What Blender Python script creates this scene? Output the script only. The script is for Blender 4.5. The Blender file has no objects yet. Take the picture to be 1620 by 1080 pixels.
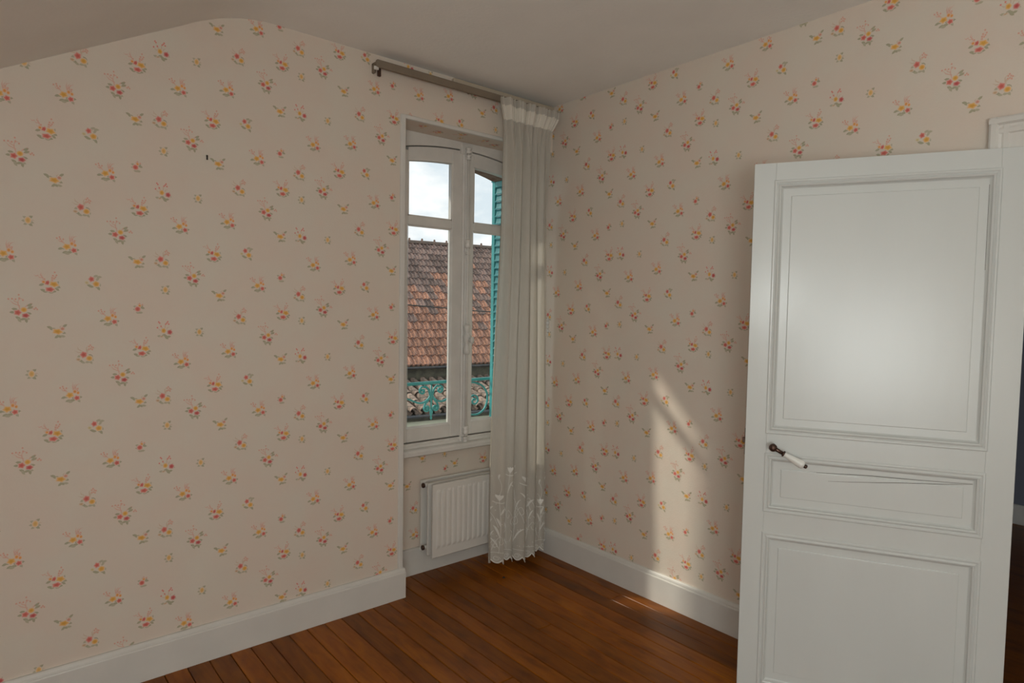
import bpy, bmesh, math, random
from mathutils import Vector, Matrix
R = math.radians
PI = math.pi
random.seed(7)
sc = bpy.context.scene
COL = sc.collection

# ---------------------------------------------------------------- camera
CAMP = (-2.59926, -2.75226, 1.47006)
yaw, pitch, roll = 0.698811, -0.0526768, 0.0158769
fw = Vector((math.sin(yaw)*math.cos(pitch), math.cos(yaw)*math.cos(pitch), math.sin(pitch)))
rt = Vector((math.cos(yaw), -math.sin(yaw), 0)); up = rt.cross(fw)
rt2 = math.cos(roll)*rt + math.sin(roll)*up
up2 = -math.sin(roll)*rt + math.cos(roll)*up
cam_d = bpy.data.cameras.new('camera'); cam = bpy.data.objects.new('camera', cam_d); COL.objects.link(cam)
m = Matrix((rt2, up2, -fw)).transposed().to_4x4(); m.translation = Vector(CAMP)
cam.matrix_world = m
cam_d.sensor_width = 36; cam_d.sensor_fit = 'HORIZONTAL'
cam_d.lens = 1001.634*36/1620
cam_d.clip_start = 0.05; cam_d.clip_end = 300
sc.camera = cam

# ---------------------------------------------------------------- view
sc.view_settings.view_transform = 'Standard'
sc.view_settings.look = 'None'
sc.view_settings.gamma = 1
sc.view_settings.use_curve_mapping = False
sc.view_settings.exposure = 0.0

# ---------------------------------------------------------------- world: broken cloud over pale blue
W = bpy.data.worlds.new('sky'); sc.world = W; W.use_nodes = True
nt = W.node_tree; nt.nodes.clear()
def N(nt, t, **k):
    n = nt.nodes.new(t)
    for a, b in k.items():
        if a.startswith('i_'): n.inputs[a[2:].replace('_', ' ')].default_value = b
        else: setattr(n, a, b)
    return n
L = lambda nt, a, b: nt.links.new(a, b)
tc = N(nt, 'ShaderNodeTexCoord')
mp = N(nt, 'ShaderNodeMapping'); mp.inputs['Scale'].default_value = (1, 1, 1.8); mp.inputs['Location'].default_value = (0.31, 0.12, 0.02)
L(nt, tc.outputs['Generated'], mp.inputs['Vector'])
n1 = N(nt, 'ShaderNodeTexNoise'); n1.inputs['Scale'].default_value = 5.0; n1.inputs['Detail'].default_value = 6; n1.inputs['Roughness'].default_value = .55
L(nt, mp.outputs[0], n1.inputs['Vector'])
cr = N(nt, 'ShaderNodeValToRGB')
e = cr.color_ramp.elements
e[0].position = .36; e[0].color = (.42, .68, .93, 1)
e[1].position = .44; e[1].color = (.93, .97, 1.0, 1)
k = e.new(.50); k.color = (1, 1, 1, 1)
k = e.new(.62); k.color = (.72, .80, .86, 1)
L(nt, n1.outputs['Fac'], cr.inputs[0])
bg = N(nt, 'ShaderNodeBackground'); bg.inputs['Strength'].default_value = 1.12
L(nt, cr.outputs[0], bg.inputs['Color'])
wo = N(nt, 'ShaderNodeOutputWorld'); L(nt, bg.outputs[0], wo.inputs['Surface'])

# ---------------------------------------------------------------- sun, hazy, over the opposite roof
sd = bpy.data.lights.new('sun', 'SUN'); sun = bpy.data.objects.new('sun', sd); COL.objects.link(sun)
sun.rotation_euler = Vector((1, -1.616, -1.50)).to_track_quat('-Z', 'Y').to_euler()
sd.energy = 2.8; sd.angle = R(2.2); sd.color = (1.0, .93, .80)
# added fill light behind the camera, standing in for an assumed second window
ad = bpy.data.lights.new('back_fill_light', 'AREA'); al = bpy.data.objects.new('back_fill_light', ad); COL.objects.link(al)
ad.shape = 'RECTANGLE'; ad.size = 1.3; ad.size_y = 1.2; ad.energy = 58; ad.color = (.94, 1.0, .99)
al.location = (-3.6, -4.40, 1.25)
al.rotation_euler = Vector((1, .50, .22)).to_track_quat('-Z', 'Y').to_euler()

# the photographer's flash, just above the lens
fd = bpy.data.lights.new('camera_flash', 'POINT'); fo = bpy.data.objects.new('camera_flash', fd); COL.objects.link(fo)
fd.energy = 23; fd.shadow_soft_size = .035; fd.color = (.93, 1.0, .98)
fo.location = (CAMP[0]-.02, CAMP[1]-.02, CAMP[2]+.10)

# ================================================================ helpers
def principled(name):
    m = bpy.data.materials.new(name); m.use_nodes = True
    nt = m.node_tree
    return m, nt, nt.nodes['Principled BSDF']

def mat(name, col, rough=.5, metal=0, spec=.5, mottle=0, mscale=8, bump=0, bscale=60, second=None, obj_var=0, stretch=None, coat=0):
    m, nt, b = principled(name)
    b.inputs['Roughness'].default_value = rough; b.inputs['Metallic'].default_value = metal
    b.inputs['Specular IOR Level'].default_value = spec
    if coat: b.inputs['Coat Weight'].default_value = coat
    tc = N(nt, 'ShaderNodeTexCoord'); v = tc.outputs['Object']
    if stretch:
        mp = N(nt, 'ShaderNodeMapping'); mp.inputs['Scale'].default_value = stretch; L(nt, v, mp.inputs[0]); v = mp.outputs[0]
    n = N(nt, 'ShaderNodeTexNoise'); n.inputs['Scale'].default_value = mscale; n.inputs['Detail'].default_value = 5
    L(nt, v, n.inputs['Vector'])
    c2 = second if second else tuple(min(1, c*(1-mottle)) for c in col)
    mx = N(nt, 'ShaderNodeMix', data_type='RGBA')
    mx.inputs[6].default_value = (*col, 1); mx.inputs[7].default_value = (*c2, 1)
    rmp = N(nt, 'ShaderNodeMapRange'); rmp.inputs[1].default_value = .35; rmp.inputs[2].default_value = .65
    L(nt, n.outputs['Fac'], rmp.inputs[0]); L(nt, rmp.outputs[0], mx.inputs[0])
    out = mx.outputs[2]
    if obj_var:
        oi = N(nt, 'ShaderNodeObjectInfo'); mr = N(nt, 'ShaderNodeMapRange'); mr.inputs[3].default_value = 1-obj_var; mr.inputs[4].default_value = 1+obj_var
        L(nt, oi.outputs['Random'], mr.inputs[0])
        hs = N(nt, 'ShaderNodeHueSaturation'); L(nt, mr.outputs[0], hs.inputs['Value']); L(nt, out, hs.inputs['Color']); out = hs.outputs[0]
    L(nt, out, b.inputs['Base Color'])
    if bump:
        n2 = N(nt, 'ShaderNodeTexNoise'); n2.inputs['Scale'].default_value = bscale; n2.inputs['Detail'].default_value = 4
        L(nt, v, n2.inputs['Vector'])
        bp = N(nt, 'ShaderNodeBump'); bp.inputs['Strength'].default_value = 1; bp.inputs['Distance'].default_value = bump
        L(nt, n2.outputs['Fac'], bp.inputs['Height']); L(nt, bp.outputs[0], b.inputs['Normal'])
    return m

class MB:
    def __init__(s): s.v = []; s.f = []; s.c = []; s.smooth = set()
    def face(s, pts, col=None, smooth=False):
        i = len(s.v); s.v += [tuple(p) for p in pts]; s.f.append(tuple(range(i, i+len(pts))))
        if col is None: col = [(0, 0, 0, 0)]*len(pts)
        s.c += list(col)
        if smooth: s.smooth.add(len(s.f)-1)
    def poly(s, verts, faces, smooth=False):
        i = len(s.v); s.v += [tuple(p) for p in verts]
        for f in faces:
            s.f.append(tuple(i+j for j in f)); s.c += [(0, 0, 0, 0)]*len(f)
            if smooth: s.smooth.add(len(s.f)-1)
    def box(s, a, b, M=None):
        x0, y0, z0 = a; x1, y1, z1 = b
        if x0 > x1: x0, x1 = x1, x0
        if y0 > y1: y0, y1 = y1, y0
        if z0 > z1: z0, z1 = z1, z0
        vs = [(x0,y0,z0),(x1,y0,z0),(x1,y1,z0),(x0,y1,z0),(x0,y0,z1),(x1,y0,z1),(x1,y1,z1),(x0,y1,z1)]
        if M: vs = [M @ Vector(q) for q in vs]
        s.poly(vs, [(0,3,2,1),(4,5,6,7),(0,1,5,4),(1,2,6,5),(2,3,7,6),(3,0,4,7)])
        return s
    def bbox(s, a, b, r=.003, M=None):
        """box with chamfered vertical and horizontal edges (convex hull of 24 points)"""
        x0, y0, z0 = a; x1, y1, z1 = b
        vs = []
        for x, sx in ((x0, 1), (x1, -1)):
            for y, sy in ((y0, 1), (y1, -1)):
                for z, sz in ((z0, 1), (z1, -1)):
                    vs += [(x, y+sy*r, z+sz*r), (x+sx*r, y, z+sz*r), (x+sx*r, y+sy*r, z)]
        bm = bmesh.new()
        for q in vs: bm.verts.new(M @ Vector(q) if M else q)
        bmesh.ops.convex_hull(bm, input=bm.verts)
        bm.verts.ensure_lookup_table(); bm.verts.index_update()
        s.poly([v.co[:] for v in bm.verts], [[v.index for v in f.verts] for f in bm.faces]); bm.free()
        return s
    def prism(s, prof, a, b, axis=0, smooth=False):
        """closed 2D profile extruded along an axis from a to b; profile coords fill the other two axes in order"""
        def P(u, v, t):
            return {0: (t, u, v), 1: (u, t, v), 2: (u, v, t)}[axis]
        n = len(prof)
        vs = [P(u, v, a) for u, v in prof] + [P(u, v, b) for u, v in prof]
        fs = [(i, (i+1) % n, n+(i+1) % n, n+i) for i in range(n)]
        s.poly(vs, fs, smooth); s.poly(vs, [tuple(range(n-1, -1, -1)), tuple(range(n, 2*n))])
        return s
    def tube(s, pts, r, n=8, caps=True, flat=None, smooth=True):
        """tube along points; r float or list; flat=(vector, factor) squashes it"""
        pts = [Vector(p) for p in pts]; k = len(pts)
        rs = r if isinstance(r, (list, tuple)) else [r]*k
        ref = Vector((0, 0, 1)); vs = []
        t0 = (pts[1]-pts[0]).normalized()
        if abs(t0.dot(ref)) > .9: ref = Vector((1, 0, 0))
        u = t0.cross(ref).normalized()
        for i, p in enumerate(pts):
            t = (pts[min(i+1, k-1)]-pts[max(i-1, 0)]).normalized()
            u = (u - t*u.dot(t)).normalized(); w = t.cross(u)
            for j in range(n):
                a = 2*PI*j/n; d = (u*math.cos(a)+w*math.sin(a))*rs[i]
                if flat: f = Vector(flat[0]); d -= f*d.dot(f)*(1-flat[1])
                vs.append(p+d)
        fs = [(i*n+j, i*n+(j+1) % n, (i+1)*n+(j+1) % n, (i+1)*n+j) for i in range(k-1) for j in range(n)]
        s.poly(vs, fs, smooth)
        if caps: s.poly(vs[:n], [tuple(range(n-1, -1, -1))]); s.poly(vs[-n:], [tuple(range(n))])
        return s
    def lathe(s, prof, origin, axis, n=16):
        """prof: list of (distance along axis, radius)"""
        ax = Vector(axis).normalized(); o = Vector(origin)
        u = ax.orthogonal().normalized(); w = ax.cross(u); vs = []
        for d, r in prof:
            for j in range(n):
                a = 2*PI*j/n; vs.append(o+ax*d+(u*math.cos(a)+w*math.sin(a))*max(r, 1e-5))
        k = len(prof)
        s.poly(vs, [(i*n+j, i*n+(j+1) % n, (i+1)*n+(j+1) % n, (i+1)*n+j) for i in range(k-1) for j in range(n)], True)
        s.poly(vs[:n], [tuple(range(n-1, -1, -1))]); s.poly(vs[-n:], [tuple(range(n))])
        return s
    def ring(s, x0, z0, x1, z1, prof, P):
        """mitred rectangular moulding; prof = [(inset, height)]; P(x,z,h) -> point"""
        k = len(prof); vs = []
        for ins, h in prof:
            for x, z in ((x0+ins, z0+ins), (x1-ins, z0+ins), (x1-ins, z1-ins), (x0+ins, z1-ins)): vs.append(P(x, z, h))
        s.poly(vs, [(i*4+j, i*4+(j+1) % 4, (i+1)*4+(j+1) % 4, (i+1)*4+j) for i in range(k-1) for j in range(4)])
        return s
    def mesh(s, name, m, colors=False):
        me = bpy.data.meshes.new(name); me.from_pydata([tuple(v) for v in s.v], [], s.f)
        if s.smooth:
            me.polygons.foreach_set('use_smooth', [i in s.smooth for i in range(len(s.f))])
        if colors:
            at = me.color_attributes.new('print', 'FLOAT_COLOR', 'CORNER')
            at.data.foreach_set('color', [x for c in s.c for x in c])
        if m: me.materials.append(m)
        me.update(); return me
    def build(s, name, m, parent=None, colors=False, fix=True):
        me = s.mesh(name, m, colors)
        if fix and not colors:
            bm = bmesh.new(); bm.from_mesh(me); bmesh.ops.remove_doubles(bm, verts=bm.verts, dist=1e-5)
            bmesh.ops.recalc_face_normals(bm, faces=bm.faces); bm.to_mesh(me); bm.free()
        o = bpy.data.objects.new(name, me); COL.objects.link(o)
        if parent: o.parent = parent
        return o

def empty(name, loc=(0, 0, 0), rz=0):
    o = bpy.data.objects.new(name, None); COL.objects.link(o); o.location = loc; o.rotation_euler = (0, 0, rz); o.empty_display_size = .05
    return o
def tag(o, label, cat, group=None, kind=None):
    o['label'] = label; o['category'] = cat
    if group: o['group'] = group
    if kind: o['kind'] = kind
    return o
def struct(o, label=None, cat=None):
    o['kind'] = 'structure'
    if label: o['label'] = label
    if cat: o['category'] = cat
    return o
def inst(me, name, parent, loc=(0, 0, 0), rot=None):
    o = bpy.data.objects.new(name, me); COL.objects.link(o); o.parent = parent; o.location = loc
    if rot is not None: o.rotation_euler = rot
    return o

# ================================================================ materials
def wallpaper_mat():
    m, nt, b = principled('floral_wallpaper')
    b.inputs['Roughness'].default_value = .62; b.inputs['Specular IOR Level'].default_value = .25
    tc = N(nt, 'ShaderNodeTexCoord'); v = tc.outputs['Object']
    n = N(nt, 'ShaderNodeTexNoise'); n.inputs['Scale'].default_value = 5; n.inputs['Detail'].default_value = 6; n.inputs['Roughness'].default_value = .6
    L(nt, v, n.inputs['Vector'])
    mx = N(nt, 'ShaderNodeMix', data_type='RGBA')
    mx.inputs[6].default_value = (.705, .63, .54, 1); mx.inputs[7].default_value = (.72, .61, .52, 1)
    rmp = N(nt, 'ShaderNodeMapRange'); rmp.inputs[1].default_value = .38; rmp.inputs[2].default_value = .62
    L(nt, n.outputs['Fac'], rmp.inputs[0]); L(nt, rmp.outputs[0], mx.inputs[0])
    vc = N(nt, 'ShaderNodeVertexColor', layer_name='print')
    m2 = N(nt, 'ShaderNodeMix', data_type='RGBA'); L(nt, vc.outputs['Alpha'], m2.inputs[0]); L(nt, mx.outputs[2], m2.inputs[6]); L(nt, vc.outputs['Color'], m2.inputs[7])
    L(nt, m2.outputs[2], b.inputs['Base Color'])
    # embossed paper
    n2 = N(nt, 'ShaderNodeTexNoise'); n2.inputs['Scale'].default_value = 120; n2.inputs['Detail'].default_value = 3; n2.inputs['Distortion'].default_value = .8
    L(nt, v, n2.inputs['Vector'])
    n3 = N(nt, 'ShaderNodeTexNoise'); n3.inputs['Scale'].default_value = 9
    L(nt, v, n3.inputs['Vector'])
    ma = N(nt, 'ShaderNodeMath', operation='MULTIPLY_ADD'); ma.inputs[1].default_value = 3; L(nt, n3.outputs['Fac'], ma.inputs[0]); L(nt, n2.outputs['Fac'], ma.inputs[2])
    bp = N(nt, 'ShaderNodeBump'); bp.inputs['Strength'].default_value = .5; bp.inputs['Distance'].default_value = .0012
    L(nt, ma.outputs[0], bp.inputs['Height']); L(nt, bp.outputs[0], b.inputs['Normal'])
    return m
M_PAPER = wallpaper_mat()
M_PLAIN = mat('plaster_outer', (.62, .60, .48), .9, mottle=.15, mscale=3, bump=.002)
M_CEIL = mat('matt_ceiling_paint', (.90, .885, .85), .9, spec=.1, mottle=.04, mscale=3, bump=.0012, bscale=70)
M_TRIM = mat('white_skirting_paint', (.70, .675, .63), .42, mottle=.06, mscale=6, bump=.0004, bscale=25)
M_WIN = mat('old_white_window_paint', (.72, .69, .645), .38, mottle=.10, mscale=9, bump=.0006, bscale=40)
M_CRACK = mat('dark_joint', (.08, .06, .045), .8)
M_DOOR = mat('white_door_paint', (.63, .65, .63), .27, mottle=.03, mscale=5, bump=.0003, bscale=45, stretch=(1, 1, .25))
M_RAD = mat('white_radiator_enamel', (.72, .69, .64), .35, mottle=.03)
M_BRONZE = mat('dark_bronze', (.10, .06, .045), .32, metal=.8)
M_PORC = mat('porcelain', (.80, .80, .76), .12, spec=.6, coat=.4)
M_DARK = mat('dark_metal', (.05, .045, .04), .5, metal=.5)
M_TAUPE = mat('taupe_painted_rail', (.235, .185, .135), .6, mottle=.1)
M_CREAMW = mat('cream_batten', (.50, .42, .32), .6)
M_TEAL = mat('teal_gloss_paint', (.05, .36, .36), .35, mottle=.25, mscale=12)
M_TEALP = mat('teal_weathered_paint', (.035, .27, .285), .5, second=(.02, .19, .21), mscale=30)
M_BRICK = mat('lintel_brick', (.20, .095, .06), .9, second=(.30, .20, .15), mscale=14, bump=.004)
M_RENDER = mat('cream_render', (.66, .65, .48), .9, mottle=.12, mscale=2, bump=.002)
M_FASCIA = mat('dark_board', (.045, .042, .030), .9, second=(.09, .085, .055), mscale=9)  # very dark, mottled with a slightly lighter tone
M_ZINC = mat('weathered_zinc', (.10, .105, .11), .5, metal=.4, mottle=.4, mscale=6)
M_TILE = mat('clay_roof_tile', (.50, .235, .14), .85, second=(.17, .10, .08), mscale=12, bump=.003, bscale=60, obj_var=.30)
M_TILEB = mat('weathered_roof_tile', (.27, .165, .13), .85, second=(.13, .10, .09), mscale=11, bump=.003, bscale=60, obj_var=.35)
M_TILE2 = mat('lichened_canal_tile', (.33, .23, .175), .9, second=(.085, .07, .055), mscale=16, bump=.004, bscale=50, obj_var=.25)
M_RIDGE = mat('ridge_tile_clay', (.20, .115, .08), .9, second=(.10, .08, .065), mscale=9, bump=.003)

def floor_mat():
    m, nt, b = principled('waxed_floorboard')
    b.inputs['Roughness'].default_value = .36; b.inputs['Specular IOR Level'].default_value = .22
    tc = N(nt, 'ShaderNodeTexCoord'); oi = N(nt, 'ShaderNodeObjectInfo')
    vadd = N(nt, 'ShaderNodeVectorMath', operation='ADD')
    cmb = N(nt, 'ShaderNodeCombineXYZ'); mu = N(nt, 'ShaderNodeMath', operation='MULTIPLY'); mu.inputs[1].default_value = 37
    L(nt, oi.outputs['Random'], mu.inputs[0])
    for i in range(3): L(nt, mu.outputs[0], cmb.inputs[i])
    L(nt, tc.outputs['Object'], vadd.inputs[0]); L(nt, cmb.outputs[0], vadd.inputs[1])
    mp = N(nt, 'ShaderNodeMapping'); mp.inputs['Scale'].default_value = (9, 1.1, 9); L(nt, vadd.outputs[0], mp.inputs[0])
    n = N(nt, 'ShaderNodeTexNoise'); n.inputs['Scale'].default_value = 3; n.inputs['Detail'].default_value = 7; n.inputs['Distortion'].default_value = 1.2
    L(nt, mp.outputs[0], n.inputs['Vector'])
    mp2 = N(nt, 'ShaderNodeMapping'); mp2.inputs['Scale'].default_value = (7, 2.6, 7); L(nt, vadd.outputs[0], mp2.inputs[0])
    nb = N(nt, 'ShaderNodeTexNoise'); nb.inputs['Scale'].default_value = 2; nb.inputs['Detail'].default_value = 3; L(nt, mp2.outputs[0], nb.inputs['Vector'])
    cr = N(nt, 'ShaderNodeValToRGB'); e = cr.color_ramp.elements
    e[0].position = .2; e[0].color = (.185, .045, .002, 1); e[1].position = .8; e[1].color = (.31, .098, .004, 1)
    L(nt, n.outputs['Fac'], cr.inputs[0])
    # darker knots and stains
    cr2 = N(nt, 'ShaderNodeValToRGB'); e = cr2.color_ramp.elements
    e[0].position = .30; e[0].color = (.35, .30, .28, 1); e[1].position = .50; e[1].color = (1, 1, 1, 1)
    L(nt, nb.outputs['Fac'], cr2.inputs[0])
    mm = N(nt, 'ShaderNodeMix', data_type='RGBA', blend_type='MULTIPLY'); mm.inputs[0].default_value = .55
    L(nt, cr.outputs[0], mm.inputs[6]); L(nt, cr2.outputs[0], mm.inputs[7])
    mr = N(nt, 'ShaderNodeMapRange'); mr.inputs[3].default_value = .62; mr.inputs[4].default_value = 1.25; L(nt, oi.outputs['Random'], mr.inputs[0])
    hs = N(nt, 'ShaderNodeHueSaturation'); L(nt, mr.outputs[0], hs.inputs['Value']); L(nt, mm.outputs[2], hs.inputs['Color'])
    L(nt, hs.outputs[0], b.inputs['Base Color'])
    bp = N(nt, 'ShaderNodeBump'); bp.inputs['Distance'].default_value = .0008; L(nt, n.outputs['Fac'], bp.inputs['Height']); L(nt, bp.outputs[0], b.inputs['Normal'])
    return m
M_FLOOR = floor_mat()
M_SUB = mat('dark_gap', (.03, .012, .006), .9)
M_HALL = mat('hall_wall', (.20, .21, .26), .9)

def glass_mat():
    m = bpy.data.materials.new('window_glass'); m.use_nodes = True; nt = m.node_tree; nt.nodes.clear()
    t = N(nt, 'ShaderNodeBsdfTransparent'); t.inputs[0].default_value = (.97, .985, .98, 1)
    g = N(nt, 'ShaderNodeBsdfGlossy'); g.inputs['Roughness'].default_value = .02
    lw = N(nt, 'ShaderNodeLayerWeight'); pw_ = N(nt, 'ShaderNodeMath', operation='POWER'); pw_.inputs[1].default_value = 5; L(nt, lw.outputs['Facing'], pw_.inputs[0])
    fr = N(nt, 'ShaderNodeMath', operation='MULTIPLY_ADD'); fr.inputs[1].default_value = .6; fr.inputs[2].default_value = .02; L(nt, pw_.outputs[0], fr.inputs[0])
    mx = N(nt, 'ShaderNodeMixShader'); o = N(nt, 'ShaderNodeOutputMaterial')
    L(nt, fr.outputs[0], mx.inputs[0]); L(nt, t.outputs[0], mx.inputs[1]); L(nt, g.outputs[0], mx.inputs[2]); L(nt, mx.outputs[0], o.inputs[0])
    return m
M_GLASS = glass_mat()

def cloth_mat(name, col, trans, see, weave=True):
    m = bpy.data.materials.new(name); m.use_nodes = True; nt = m.node_tree; nt.nodes.clear()
    d = N(nt, 'ShaderNodeBsdfDiffuse'); d.inputs[0].default_value = (*col, 1)
    tl = N(nt, 'ShaderNodeBsdfTranslucent'); tl.inputs[0].default_value = (*col, 1)
    tp = N(nt, 'ShaderNodeBsdfTransparent')
    m1 = N(nt, 'ShaderNodeMixShader'); m1.inputs[0].default_value = trans; L(nt, d.outputs[0], m1.inputs[1]); L(nt, tl.outputs[0], m1.inputs[2])
    m2 = N(nt, 'ShaderNodeMixShader'); L(nt, m1.outputs[0], m2.inputs[1]); L(nt, tp.outputs[0], m2.inputs[2])
    if weave:
        tc = N(nt, 'ShaderNodeTexCoord'); mp = N(nt, 'ShaderNodeMapping'); mp.inputs['Scale'].default_value = (60, 60, 4)
        L(nt, tc.outputs['Object'], mp.inputs[0])
        n = N(nt, 'ShaderNodeTexNoise'); n.inputs['Scale'].default_value = 6; L(nt, mp.outputs[0], n.inputs['Vector'])
        mr = N(nt, 'ShaderNodeMapRange'); mr.inputs[1].default_value = .3; mr.inputs[2].default_value = .7; mr.inputs[3].default_value = see*.6; mr.inputs[4].default_value = see*1.4
        L(nt, n.outputs['Fac'], mr.inputs[0]); L(nt, mr.outputs[0], m2.inputs[0])
    else: m2.inputs[0].default_value = see
    o = N(nt, 'ShaderNodeOutputMaterial'); L(nt, m2.outputs[0], o.inputs[0])
    return m
M_NET = cloth_mat('sheer_net', (.68, .64, .57), .32, .07)
M_TAPE = cloth_mat('header_tape', (.82, .77, .68), .12, .0, False)
M_SATIN = mat('satin_thread', (.82, .80, .74), .35, spec=.6)

# ================================================================ wallpaper print
RED = (.73, .15, .12); DRED = (.62, .10, .10); YEL = (.84, .43, .07); ORA = (.86, .37, .10); PINK = (.72, .34, .25)
GRN = (.36, .34, .21); LGR = (.45, .41, .28); TAN = (.66, .44, .27); STEM = (.60, .42, .28)
# blobs: (dx, dy down, rx, ry, colour, angle, kind); from a close look at each printed posy
def LFS(pts): return [(x*.88, y*.95, 15, 8, random.choice((GRN, GRN, LGR)), a, 'l') for x, y, a in pts]
def BUD(pts, c=PINK): return [(x, y, 7.5, 6.5, c, 0, 'b') for x, y in pts]
def LN(pts, c=PINK): return [(x0, y0, x1, y1, c, 0, 's') for x0, y0, x1, y1 in pts]
MOT = {
 'A': LN([(-27,-30,-60,-95),(-45,-60,-90,-75),(-20,-20,-75,-50),(25,-10,40,-90),(28,-20,20,-70),(-50,-60,-62,-98),(-80,-75,-115,-80)]) + BUD([(24,-75),(38,-98),(33,-55),(50,-78),(18,-60),(42,-65),(-38,-50),(-50,-38)]) +
      LFS([(-57,28,20),(-35,36,-10),(30,34,10),(62,-25,-60),(68,0,30),(-68,-12,-20),(10,42,0),(58,18,40)]) + [(-17,-25,20,14,RED,0,'p'),(30,-16,31,17,YEL,15,'p'),(0,20,30,15,RED,0,'p'),(-45,-30,12,9,ORA,0,'p')],
 'B': LN([(-10,-15,-18,-105),(-10,-40,-90,-88),(-20,-60,-60,-95),(10,-20,85,-60),(20,-15,110,-20),(-20,-80,15,-85)]) + BUD([(-65,-88),(-40,-85),(-15,-92),(10,-80),(-18,-115),(68,-55),(110,-18),(90,-20),(100,-28),(75,-35),(-90,-86)]) +
      LFS([(-30,42,30),(-20,58,60),(35,60,80),(42,46,20),(-55,-20,10),(-72,2,0),(65,-50,-30),(70,-32,-20),(55,10,10),(10,50,-20)]) + [(15,-15,21,16,YEL,0,'p'),(-28,4,23,17,RED,0,'p'),(27,24,24,14,DRED,0,'p')],
 'C': LN([(15,-35,5,-98),(14,-50,62,-86),(15,-45,30,-90),(5,-35,18,-70),(-40,-30,-95,-62),(-30,-20,-70,-70)]) + BUD([(-95,-60),(-70,-55),(-55,-40),(-75,-68),(-48,-55),(-62,-42),(24,-45),(38,-48),(20,-58),(34,-36)]) +
      LFS([(-42,36,-20),(-2,34,0),(50,38,60),(-78,10,-20),(58,14,0),(-25,44,10),(10,20,40),(-45,5,-30)]) + [(-22,-5,27,18,YEL,-10,'p'),(16,-28,13,12,ORA,0,'p'),(40,-18,11,10,ORA,0,'p'),(31,18,20,15,RED,0,'p')],
 'D': LN([(15,-20,40,-70),(20,-40,90,-58),(-15,-30,-85,-45),(-30,-40,-60,-75),(10,-30,30,-85)],STEM) + BUD([(30,-70),(42,-55),(50,-68),(55,-48),(28,-52),(40,-80),(62,-62)]) +
      LFS([(-25,42,30),(20,42,-10),(47,43,60),(-45,30,20),(58,20,60),(-50,-5,-30),(48,-5,40)]) + [(-55,20,16,9,TAN,10,'p'),(-13,-13,24,20,RED,0,'p'),(30,14,23,17,YEL,15,'p')],
 'E': LN([(30,-20,62,-48),(20,-15,35,-50)],STEM) + LFS([(-68,-34,20),(-50,-22,25),(-8,34,-40),(40,32,10),(60,-45,-40),(10,30,50),(45,5,20),(-30,-20,30)]) + [(-2,-3,33,17,YEL,8,'p'),(35,-22,15,11,PINK,-20,'p')],
 'F': LN([(10,-10,25,-38),(15,5,55,5)],STEM) + LFS([(-20,-17,30),(20,-22,-40),(-15,24,-30),(18,28,40),(-28,5,0),(26,12,20)]) + [(0,0,19,20,(.84,.50,.16),0,'p')],
 'G': LN([(10,-15,30,-35),(5,-20,12,-42)],STEM) + LFS([(32,-20,-50),(40,-8,20),(-25,-15,20),(0,30,0),(20,30,0),(-24,5,0)]) + BUD([(12,-38),(35,-30)]) + [(12,-22,12,10,ORA,0,'p'),(-5,2,22,17,RED,0,'p')],
 'H': LN([(10,-20,25,-50),(20,-15,50,-40)],STEM) + LFS([(-38,27,20),(30,37,20),(35,-25,-60),(15,-45,-30),(-25,33,10),(48,15,60),(40,45,60),(48,-40,0)]) + [(-55,5,15,10,(.70,.58,.32),30,'p'),(-18,-21,20,17,RED,0,'p'),(18,13,24,18,YEL,10,'p')],
 'I': LN([(0,-10,-45,-60),(5,-15,30,-75),(-10,-5,-65,-25),(20,-10,50,-30)],STEM) + BUD([(-50,-68),(-42,-60),(22,-60),(30,-70),(-62,-25),(12,-52),(38,-52),(-30,-35)],RED) +
      LFS([(10,40,20),(40,47,-10),(-50,42,10),(65,18,20),(-10,35,-30),(20,55,40),(58,0,-60)]) + [(-25,42,16,5,TAN,-10,'p'),(-8,-2,19,17,YEL,0,'p'),(47,10,21,17,DRED,0,'p')],
}
TEMPL = [('D',0,.04),('I',.005,.30),('F',.01,.46),('C',.07,.175),('B',.107,.51),('F',.13,.295),('A',.187,.07),('E',.207,.44),('C',.247,.21),
         ('D',.287,.35),('H',.317,.09),('C',.367,.485),('B',.397,.27),('G',.457,.525),('E',.457,.17),('A',.467,.365)]
MMX, MMY = .00039, .00051
WIN = lambda u, z: False
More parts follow.
